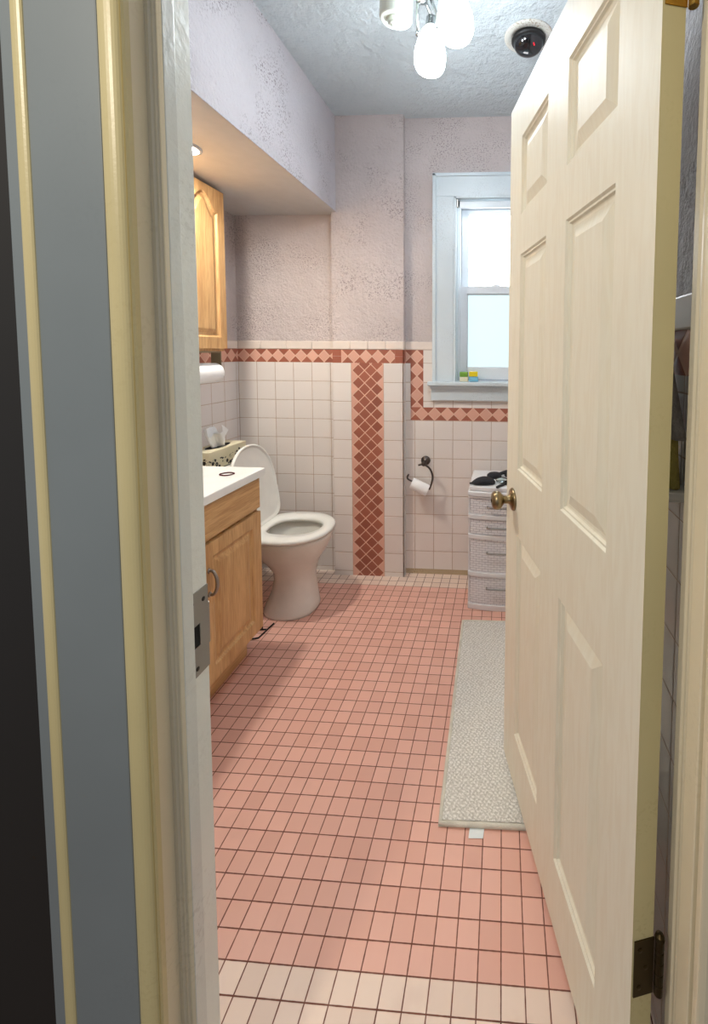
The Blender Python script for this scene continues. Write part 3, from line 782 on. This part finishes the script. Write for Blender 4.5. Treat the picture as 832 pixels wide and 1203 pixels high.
# rear shelf that carries the tank
bm = BM(); loft(bm, [oval(-1.06, -.90, .075, 0.0, p=4), oval(-1.06, -.90, .08, .2, p=4), oval(-1.10, -.86, .10, .29, p=5), oval(-1.13, -.80, .15, .345, p=5), oval(-1.145, -.80, .175, .372, p=5), oval(-1.145, -.80, .175, .388, p=5)]); obj('tank_shelf', bm, M['ceramic'], toi, smooth=True, world=True)
bm = BM()
def rrect(x0, x1, y0, y1, z, r=.03, n=6):
    out = []
    for (cx, cy, a0) in ((x1-r, y1-r, 0), (x0+r, y1-r, PI/2), (x0+r, y0+r, PI), (x1-r, y0+r, 1.5*PI)):
        for i in range(n+1):
            a = a0+PI/2*i/n; out.append((cx+r*math.cos(a), cy+r*math.sin(a), z))
    return out
loft(bm, [rrect(-1.13, -.965, TY-.17, TY+.17, .389), rrect(-1.143, -.955, TY-.185, TY+.185, .42), rrect(-1.146, -.948, TY-.198, TY+.198, .700)]); obj('tank', bm, M['ceramic'], toi, smooth=False, world=True, bevel=.004)
bm = BM(); loft(bm, [rrect(-1.148, -.940, TY-.205, TY+.205, .701), rrect(-1.148, -.936, TY-.208, TY+.208, .708), rrect(-1.148, -.936, TY-.208, TY+.208, .722), rrect(-1.146, -.942, TY-.202, TY+.202, .730)]); obj('tank_lid', bm, M['ceramic'], toi, world=True, bevel=.003)
bm = BM(); lathe(bm, [(.012, 0), (.012, .006), (.006, .012)], (-.950, TY-.14, .655), (1, 0, 0), 14); tube(bm, [(-.938, TY-.14, .655), (-.934, TY-.10, .650), (-.934, TY-.075, .646)], .006, 10); obj('flush_lever', bm, M['chrome'], toi, world=True, smooth=True)
# seat ring
def soval(x0, x1, hw, z, n=48):
    # egg: blunt at the back, rounded at the front
    out = []
    cx = (x0+x1)/2; hx = (x1-x0)/2
    for i in range(n):
        a = 2*PI*i/n; c, s = math.cos(a), math.sin(a)
        p = 2.15 if c > 0 else 2.7
        out.append((cx+hx*math.copysign(abs(c)**(2/p), c), TY+hw*math.copysign(abs(s)**(2/p), s), z))
    return out
bm = BM()
R = [soval(-.850, -.460, .186, .398), soval(-.852, -.456, .190, .406), soval(-.850, -.458, .188, .416), soval(-.842, -.466, .180, .422), soval(-.782, -.508, .110, .420), soval(-.774, -.516, .101, .412), soval(-.777, -.512, .105, .398)]
R.append(R[0]); loft(bm, R, False, False); bmesh.ops.remove_doubles(bm, verts=bm.verts[:], dist=1e-5)
obj('seat', bm, M['seat'], toi, smooth=True, world=True)
# raised lid: oval panel tilted back against the tank
bm = BM()
def lidring(k, d):
    pts = []
    L, hw = .415, .186
    for i in range(48):
        a = 2*PI*i/48; c, s = math.cos(a), math.sin(a)
        p = 2.15 if c > 0 else 6.
        u = L/2+(L/2)*k*math.copysign(abs(c)**(2/p), c); v = hw*k*math.copysign(abs(s)**(2/p), s)
        pts.append((u, v, d))
    return pts
R = [lidring(.9, .010), lidring(.97, .009), lidring(1., .003), lidring(1., -.006), lidring(.985, -.010), lidring(.955, -.010), lidring(.94, -.004), lidring(.90, -.002)]
loft(bm, R, True, True)
th = math.radians(100)
lm = Matrix(((math.cos(th), 0, -math.sin(th), -.818), (0, 1, 0, TY), (math.sin(th), 0, math.cos(th), .415), (0, 0, 0, 1)))
bm.transform(lm); obj('lid', bm, M['seat'], toi, smooth=True, world=True)
for s in (-1, 1):
    bm = BM(); lathe(bm, [(.011, 0), (.011, .045)], (-.838, TY+s*.075-.0225, .412), (0, 1, 0), 14)
    obj('lid_hinge', bm, M['seat'], toi, world=True, smooth=True)

# tissue box on the tank
tb = thing('tissue_box', 'cream tissue box with black flower print on the toilet tank', 'tissue box', (-1.02, 1.215, .7305))
bm = BM(); w, l, h = .058, .140, .092
box(bm, -w, w, -l, l, 0, h); obj('box', bm, M['floral'], tb, bevel=.0015)
bm = BM(); loft(bm, [[(.032*math.cos(a), .085*math.sin(a), h+.0006) for a in [2*PI*i/24 for i in range(24)]]], False, True); obj('opening', bm, M['black_hole'], tb)
bm = BM(); random.seed(4); rr = []
for k in range(7):
    t = k/6; ring = []
    for i in range(28):
        a = 2*PI*i/28
        r = (.030+.028*t)*(1+.35*math.sin(3*a+1.3*k*.4)+.22*math.sin(5*a+.7+k*.5))
        ring.append((.55*r*math.cos(a)+.006*t, 1.15*r*math.sin(a)-.012*t, h-.004+.084*t*(1+.22*math.sin(2*a+1)+.12*math.sin(5*a))))
    rr.append(ring)
loft(bm, rr, True, False); obj('tissue', bm, M['paper'], tb, smooth=True)

# black wire stand between vanity and toilet
ws = thing('wire_stand', 'thin black wire stand on the floor beside the vanity', 'stand', (-.69, .96, 0))
bm = BM(); tube(bm, [(-.800, 1.047, .36), (-.715, 1.047, .36), (-.715, 1.047, .03), (-.716, 1.047, .0065)], .0035, 8); obj('upright', bm, M['black_wire'], ws, world=True)
bm = BM(); tube(bm, [(-.800, 1.047, .36), (-.800, 1.047, .0065)], .0035, 8); obj('upright', bm, M['black_wire'], ws, world=True)
bm = BM(); tube(bm, [(-.800, .985, .0045), (-.722, .985, .0045), (-.702, .993, .0045), (-.688, 1.097, .0045)], .0035, 8); obj('foot', bm, M['black_wire'], ws, world=True)
bm = BM(); tube(bm, [(-.800, 1.048, .0045), (-.733, 1.048, .0045), (-.700, 1.052, .0045)], .0035, 8); obj('foot', bm, M['black_wire'], ws, world=True)

# ------------------------------------------------------------------ toilet paper holder on the back wall
hp = thing('toilet_paper_holder', 'dark nickel toilet paper holder on the tiled back wall', 'holder', (-.055, YR, .66))
bm = BM(); lathe(bm, [(.027, 0), (.027, .005), (.023, .010), (.013, .016), (.010, .022)], (-.052, YR, .672), (0, -1, 0), 24); obj('rosette', bm, M['dark_nickel'], hp, smooth=True, world=True)
bm = BM(); lathe(bm, [(.010, 0), (.010, .034), (.013, .038), (.013, .050), (.010, .054)], (-.052, YR-.018, .668), (0, -1, 0), 16); obj('post', bm, M['dark_nickel'], hp, smooth=True, world=True)
yy = YR-.060
bm = BM(); tube(bm, smoothpath([(-.083, yy, .660), (-.055, yy, .664), (-.020, yy, .642), (-.003, yy, .600), (-.008, yy, .560), (-.022, yy, .522)], 6), .0055, 10); obj('hook_arm', bm, M['dark_nickel'], hp, smooth=True, world=True)
bm = BM(); tube(bm, smoothpath([(-.022, yy, .527), (-.080, yy, .550), (-.138, yy, .576), (-.146, yy, .592), (-.138, yy, .606)], 6), .0048, 10); obj('roll_arm', bm, M['dark_nickel'], hp, smooth=True, world=True)
ax = Vector((-.112, 0, .050)).normalized()
tr = thing('toilet_paper_roll', 'thin white toilet paper roll on the dark nickel holder', 'toilet paper', (-.078, yy, .53))
c0 = Vector((-.024, yy, .527))+Vector((-.005, 0, -.012))
bm = BM(); lathe(bm, [(.020, 0), (.031, .0005), (.032, .003), (.032, .099), (.031, .1015), (.020, .102)], c0, ax, 32, False, False); obj('paper', bm, M['paper'], tr, world=True)
bm = BM(); lathe(bm, [(.0205, .001), (.0205, .101), (.0190, .101), (.0190, .001), (.0205, .001)], c0, ax, 24, False, False); obj('core', bm, M['cardboard'], tr, world=True)

# ------------------------------------------------------------------ drawer tower
CX0, CX1, CY0, CY1 = .217, .545, 1.290, 1.585
cart = thing('drawer_tower', 'white woven plastic four drawer tower against the back wall', 'drawer unit', ((CX0+CX1)/2, 1.44, 0))
def bow(x, amt=.020): t = (x-CX0)/(CX1-CX0); return amt*(1-(2*t-1)**2)
def bowslab(bm, z0, z1, inset=0., off=0., back=CY1, n=14):
    xs = [CX0+inset+(CX1-CX0-2*inset)*i/n for i in range(n+1)]
    poly = [(x, CY0-bow(x)+off) for x in xs]+[(CX1-inset, back), (CX0+inset, back)]
    prism(bm, poly, z0, z1)
bm = BM()
for z0, z1 in ((0, .028), (.172, .194), (.364, .386), (.466, .488), (.572, .580)): bowslab(bm, z0, z1, .002)
box(bm, CX0+.002, CX0+.012, CY0+.012, CY1, .028, .575); box(bm, CX1-.012, CX1-.002, CY0+.012, CY1, .028, .575); box(bm, CX0+.01, CX1-.01, CY1-.01, CY1, .028, .575)
obj('tower_frame', bm, M['cart'], cart, world=True, bevel=.003)
bm = BM(); bowslab(bm, .581, .606, 0, -.004); bowslab(bm, .606, .630, .008, .004)
obj('top', bm, M['cart'], cart, world=True, bevel=.006, seg=3)
for z0, z1 in ((.0285, .1715), (.1945, .3635), (.3865, .4655), (.4885, .5715)):
    bm = BM(); bowslab(bm, z0, z1, .013, .006, CY1-.02); d = obj('drawer', bm, M['weave'], cart, world=True, bevel=.003)
    zh = z0+(z1-z0)*(.62 if z1-z0 > .1 else .52); xm = (CX0+CX1)/2
    bm = BM()
    pts = [(x, CY0-bow(x)-.010, zh) for x in [xm-.066+.132*i/10 for i in range(11)]]
    pts = [(pts[0][0], pts[0][1]+.018, zh)]+pts+[(pts[-1][0], pts[-1][1]+.018, zh)]
    tube(bm, pts, .0042, 8); obj('handle', bm, M['nickel'], d, world=True, smooth=True)
TZ = .6302
# black pouch with a pointed end
bm = BM(); rr = []
for k in range(17):
    t = k/16; x = .222+.130*t
    wv = (.008+.034*math.sin(PI*min(1, max(0, (t-.12)/.88)))**.55 if t > .12 else .006+.004*t/.12)*(1 if t < .97 else .7)
    hv = .010+.026*math.sin(PI*min(1, max(0, (t-.10)/.92)))**.7 if t > .1 else .008
    yc = 1.325+.012*t
    rr.append([(x, yc+wv*math.cos(a)*(1+.08*math.sin(7*t+2*a)), TZ+max(0, (.5+.5*math.sin(a))*hv)) for a in [2*PI*i/18 for i in range(18)]])
loft(bm, rr); tag(obj('pouch', bm, M['black_cloth'], smooth=True, loc=(.29, 1.33, TZ)), 'black cloth pouch with pointed end on top of the drawer tower', 'pouch')
# black eye mask with a strap behind it
em = thing('eye_mask', 'black padded mask with strap behind the pouch on the drawer tower', 'mask', (.38, 1.46, TZ))
for c, rx, ry, rot in (((.345, 1.445), .040, .030, .3), ((.440, 1.475), .042, .032, .2)):
    bm = BM(); ca, sa = math.cos(rot), math.sin(rot)
    f = lambda k, z: [(c[0]+k*(rx*math.cos(a)*ca-ry*math.sin(a)*sa), c[1]+k*(rx*math.cos(a)*sa+ry*math.sin(a)*ca), z) for a in [2*PI*i/24 for i in range(24)]]
    loft(bm, [f(.9, TZ), f(1, TZ+.006), f(.96, TZ+.018), f(.7, TZ+.026), f(.3, TZ+.028)]); obj('pad', bm, M['black_cloth'], em, world=True, smooth=True)
bm = BM(); tube(bm, smoothpath([(.375, 1.46, TZ+.016), (.392, 1.468, TZ+.020), (.410, 1.470, TZ+.018)], 5), .009, 10); obj('bridge', bm, M['black_cloth'], em, world=True, smooth=True)
bm = BM(); tube(bm, smoothpath([(.470, 1.49, TZ+.012), (.500, 1.52, TZ+.010), (.480, 1.555, TZ+.009), (.42, 1.55, TZ+.009), (.385, 1.515, TZ+.009)], 6), .006, 8); obj('strap', bm, M['black_cloth'], em, world=True, smooth=True)
# small glass dish
m = NT('clear glass'); m.b.inputs['Transmission Weight'].default_value = 1.; m.rough(.04); m.col(lin(225, 240, 240)); M['glass'] = m.m
bm = BM(); lathe(bm, [(.020, 0), (.030, .004), (.034, .016), (.032, .016), (.028, .006), (.001, .004)], (.385, 1.368, TZ), (0, 0, 1), 28); tag(obj('glass_dish', bm, M['glass'], smooth=True, loc=(.385, 1.368, TZ)), 'small clear glass dish beside the pouch on the drawer tower', 'dish')
# black comb
bm = BM(); n_ = 14; a = Vector((.365, 1.262, TZ)); d_ = Vector((.07, .115, 0)).normalized(); s_ = Vector((-d_.y, d_.x, 0))
pts = [a, a+s_*.010, a+d_*.055+s_*.014, a+d_*.120+s_*.012, a+d_*.120, a+d_*.055-s_*.003]
loft(bm, [[p+Vector((0, 0, .0002)) for p in pts], [p+Vector((0, 0, .009)) for p in pts]])
for i in range(n_):
    q = a+d_*(.062+.004*i); tube(bm, [q-s_*.001+Vector((0, 0, .004)), q-s_*.016+Vector((0, 0, .004))], .0011, 5)
tag(obj('comb', bm, M['black'], loc=(.39, 1.30, TZ)), 'dark comb lying behind the door knob on the drawer tower', 'comb')

# ------------------------------------------------------------------ rug
rug = thing('bath_rug', 'pale grey loop pile bath rug on the pink floor by the door', 'rug', (.41, .73, 0))
ra = [(.200, 1.178), (.640, 1.190), (.655, .290), (.219, .282)]
def inner(k):
    cx = sum(p[0] for p in ra)/4; cy = sum(p[1] for p in ra)/4
    return [(cx+(x-cx)*(1-k/.22), cy+(y-cy)*(1-k/.45)) for x, y in ra]
bm = BM(); NX, NY = 26, 54
def q2(p, u, v):
    a = Vector((*p[3], 0)).lerp(Vector((*p[2], 0)), u); b = Vector((*p[0], 0)).lerp(Vector((*p[1], 0)), u); return a.lerp(b, v)
pi_ = inner(.011); g = []
for j in range(NY+1):
    row = []
    for i in range(NX+1):
        q = q2(pi_, i/NX, j/NY); row.append(bm.verts.new((q.x, q.y, .0125+.0022*mnoise.noise(Vector((q.x*60, q.y*60, 0))))))
    g.append(row)
for j in range(NY):
    for i in range(NX): bm.faces.new((g[j][i], g[j][i+1], g[j+1][i+1], g[j+1][i]))
obj('pile', bm, M['rug'], rug, smooth=True, world=True)
bm = BM(); edge = []
for k in range(4):
    a, b = Vector((*inner(.006)[k], .007)), Vector((*inner(.006)[(k+1) % 4], .007))
    edge += [a.lerp(b, t/24) for t in range(24)]
tube(bm, [Vector((p.x+.001*mnoise.noise(p*30), p.y+.001*mnoise.noise(p*25), p.z)) for p in edge], .0068, 8, closed=True); obj('binding', bm, M['rug_edge'], rug, smooth=True, world=True)
bm = BM(); rr = inner(.02); quad(bm, [(x, y, .003) for x, y in ra]); obj('backing', bm, M['rug_edge'], rug, world=True)
bm = BM(); pts = [(.306, .290), (.346, .290), (.343, .262), (.304, .260)]
loft(bm, [[(x, y, .0012) for x, y in pts], [(x, y, .0022) for x, y in pts]]); o = obj('care_label', bm, M['tag'], rug, world=True); o['label'] = 'white care label at the rug edge'

# ------------------------------------------------------------------ ceiling light
cl = thing('ceiling_light', 'chrome ceiling light with frosted glass shades', 'ceiling light', (.085, .68, ZC))
bm = BM(); lathe(bm, [(.075, 0), (.075, -.012), (.060, -.024), (.022, -.030), (.012, -.040), (.012, -.075), (.020, -.080), (.020, -.100), (.008, -.106)], (.095, .70, ZC), (0, 0, 1), 28); obj('canopy', bm, M['chrome'], cl, smooth=True, world=True)
def shade(top, bot, r, on=True):
    top, bot = Vector(top), Vector(bot); L = (bot-top).length; ax = (bot-top)/L
    bm = BM()
    prof = [(.30, 0), (.42, .04), (.62, .14), (.82, .32), (.96, .54), (1., .70), (.96, .86), (.84, .95), (.60, .99), (.02, 1.)]
    lathe(bm, [(a*r, b*L) for a, b in prof], top, ax, 28)
    s = obj('lamp_shade', bm, [M['shade_on'], M['shade_neck']], cl, smooth=True, world=True)
    zt = s.matrix_world.translation
    for p in s.data.polygons:
        q = WM[cl.name] @ p.center
        if (q-top).dot(ax) < .50*L: p.material_index = 1
    bm = BM(); lathe(bm, [(r*.20, -.035), (r*.36, -.030), (r*.40, .000), (r*.44, .010)], top, ax, 20); obj('socket', bm, M['chrome'], s, smooth=True, world=True)
    return top-ax*.03
def arm(p):
    hub = Vector((.095, .70, ZC-.090)); q = Vector(p)
    mid = (hub+q)/2+Vector((0, 0, .012))
    bm = BM(); tube(bm, smoothpath([hub, mid, q], 6), .006, 10); obj('lamp_arm', bm, M['chrome'], cl, smooth=True, world=True)
arm(shade((.118, .765, 2.440), (.113, .752, 2.282), .055))
arm(shade((.205, .620, 2.450), (.228, .600, 2.283), .0565))
# third shade is unlit: plain frosted cylinder with its small bulb showing
top, bot = Vector((.016, .680, 2.525)), Vector((.009, .690, 2.410)); ax = (bot-top).normalized(); r = .0545; L = (bot-top).length
bm = BM(); lathe(bm, [(.020, 0), (.046, .006), (r, .020), (r, L-.006), (r-.003, L), (r-.008, L+.001), (.030, L-.004)], top, ax, 32, True, True); so = obj('lamp_shade', bm, M['shade_off'], cl, smooth=False, world=True, bevel=.002); so['label'] = 'unlit off-white cylindrical lamp'
bm = BM(); lathe(bm, [(.026, 0), (.026, .014), (.022, .020), (.004, .022)], bot-ax*.004, ax, 24); kn = obj('lamp_cap', bm, M['shade_off'], so, smooth=False, world=True, bevel=.002)
bm = BM(); sd = ax.orthogonal().normalized(); e = bot+ax*.018
tube(bm, [e-sd*.017, e+ax*.003, e+sd*.017], .0045, 8); obj('lamp_cap_ridge', bm, M['shade_off'], kn, smooth=True, world=True)
bm = BM(); lathe(bm, [(.016, -.03), (.018, .004)], top, ax, 16); obj('socket', bm, M['chrome'], so, smooth=True, world=True)
arm(top-ax*.028)
# extra straight chrome rods beside the middle shade
for dx, z1_ in ((-.038, 2.405), (.030, 2.415)):
    bm = BM(); tube(bm, [(.105+dx*.6, .705, ZC-.085), (.112+dx, .735, 2.46), (.112+dx, .742, z1_)], .0055, 10); lathe(bm, [(.008, 0), (.008, .012)], (.112+dx, .742, z1_-.008), (0, 0, 1), 8); obj('chrome_rod', bm, M['chrome'], cl, smooth=True, world=True)

# black dome with white flange on the ceiling
cd = thing('ceiling_dome', 'glossy black dome with white flange on the ceiling', 'dome', (.472, 1.028, ZC))
M['flange'] = mpaint('chipped white flange', lin(222, 222, 214), lin(140, 110, 70), 60, .3, .9, .003, .5)
bm = BM(); lathe(bm, [(.098, 0), (.098, -.003), (.092, -.006), (.060, -.007), (.060, 0)], (.472, 1.028, ZC), (0, 0, 1), 36, False, False); obj('flange', bm, M['flange'], cd, smooth=True, world=True)
bm = BM(); lathe(bm, [(.066, -.0065), (.068, -.012), (.068, -.020), (.062, -.024), (.060, -.024)], (.472, 1.028, ZC), (0, 0, 1), 36, True, False); obj('dome_rim', bm, M['black'], cd, smooth=True, world=True)
bm = BM(); lathe(bm, [(.061, -.020), (.059, -.034), (.050, -.049), (.034, -.060), (.016, -.066), (.001, -.067)], (.472, 1.028, ZC), (0, 0, 1), 36, False, True); do = obj('dome', bm, M['dome'], cd, smooth=True, world=True)
M['red_glint'] = memit('red reflection glow', (1, .03, .05, 1), 1.2)  # red reflection in the dome, built as a small glowing sliver
bm = BM(); c = Vector((.490, .986, ZC-.048)); tube(bm, [c+Vector((-.006, -.004, .012)), c, c+Vector((.004, .002, -.012))], .0022, 6); obj('red_reflection', bm, M['red_glint'], do, world=True)

# ------------------------------------------------------------------ towels and shelf on the right wall, behind the door
sh = thing('ceramic_shelf', 'small white ceramic shelf on the wall behind the door', 'shelf', (.66, -.05, 1.05))
bm = BM(); loft(bm, [rrect(.634, XR+.002, -.105, .000, 1.056, .012), rrect(.626, XR+.002, -.112, .008, 1.064, .02), rrect(.626, XR+.002, -.112, .008, 1.074, .02)]); obj('tray', bm, M['ceramic'], sh, world=True, bevel=.003)
def drape(name, mat, lab, x0, x1, y0, y1, z0, z1, top_pinch, seed):
    bm = BM(); rr = []
    for k in range(15):
        t = k/14; z = z0+(z1-z0)*t
        w = (1-t)+top_pinch*t
        yc = (y0+y1)/2; hy = (y1-y0)/2*w; xc = x1-(x1-x0)/2; hx = (x1-x0)/2*(.9+.1*w)
        ring = []
        for i in range(24):
            a = 2*PI*i/24
            f = 1+.10*math.sin(4*a+seed)+.05*math.sin(7*a+seed*2)
            ring.append((xc+hx*math.cos(a)*f*.92, yc+hy*math.sin(a)*f, z))
        rr.append(ring)
    loft(bm, rr)
    return tag(obj(name, bm, mat, smooth=True, loc=((x0+x1)/2, (y0+y1)/2, z0)), lab, 'towel')
drape('towel', M['olive_towel'], 'olive towel on the small shelf behind the door', 0.645, .687, -.095, -.005, 1.0755, 1.157, .6, 1.)
gt = drape('towel', M['grey_towel'], 'grey towel hanging on the wall behind the door above the olive one', .640, .684, -.105, .110, 1.155, 1.320, .35, 2.4) if False else None
t = thing('towel', 'grey towel hanging from a hook behind the door', 'towel', (.665, -.03, 1.16))
bm = BM(); rr = []
for k in range(15):
    tt = k/14; z = 1.160+.165*tt; y0 = -.118+.100*tt; y1 = -.010+.050*tt
    rr.append([(.664+.017*math.cos(a)*(1+.2*math.sin(6*a)), (y0+y1)/2+(y1-y0)/2*math.sin(a)*(1+.04*math.sin(5*a)), z) for a in [2*PI*i/32 for i in range(32)]])
loft(bm, rr); obj('cloth', bm, M['grey_towel'], t, smooth=True, world=True)
hk = thing('wall_hook', 'small metal hook holding the grey towel behind the door', 'hook', (XR, .012, 1.33))
bm = BM(); lathe(bm, [(.014, 0), (.014, .004), (.006, .007)], (XR, .012, 1.345), (-1, 0, 0), 16); tube(bm, smoothpath([(XR-.005, .012, 1.345), (XR-.022, .012, 1.338), (XR-.026, .012, 1.325), (XR-.026, .012, 1.322)], 5), .004, 8); obj('hook', bm, M['dark_nickel'], hk, smooth=True, world=True)

# ------------------------------------------------------------------ light
world = bpy.data.worlds.new('World'); S.world = world; world.use_nodes = True
bg = world.node_tree.nodes['Background']; bg.inputs[0].default_value = (.78, .86, 1., 1); bg.inputs[1].default_value = .30

def lamp(name, typ, loc, e, c, size=None, rot=None):
    l = bpy.data.lights.new(name, typ); l.energy = e; l.color = c
    if typ == 'AREA': l.size = size
    elif size: l.shadow_soft_size = size
    o = bpy.data.objects.new(name, l); COL.objects.link(o); o.location = loc
    if rot: o.rotation_euler = rot
    return o
lamp('hall_fill_light', 'POINT', (-.55, -1.6, 2.3), 58, (1., .90, .74), .12)  # unseen warm light added in the hall to brighten casing and jamb

# ------------------------------------------------------------------ camera
cam = bpy.data.cameras.new('Camera'); co = bpy.data.objects.new('Camera', cam); COL.objects.link(co)
rt = Vector((.99829757, .05780486, .00778203)); up = Vector((-.0112528, .0599623, .99813721)); fw = Vector((-.05723055, .99652552, -.06051068))
mw = Matrix((( rt.x, up.x, -fw.x, .37925343), (rt.y, up.y, -fw.y, -.80775114), (rt.z, up.z, -fw.z, 1.29922484), (0, 0, 0, 1)))
co.matrix_world = mw
cam.sensor_fit = 'HORIZONTAL'; cam.sensor_width = 36; cam.lens = 504.4118/832*36
cam.shift_x = (416-560.7626)/832; cam.shift_y = (443.6491-601.5)/832
cam.clip_start = .02; cam.clip_end = 50
S.camera = co
S.view_settings.view_transform = 'Standard'; S.view_settings.look = 'None'; S.view_settings.gamma = 1; S.view_settings.use_curve_mapping = False
S.view_settings.exposure = .42
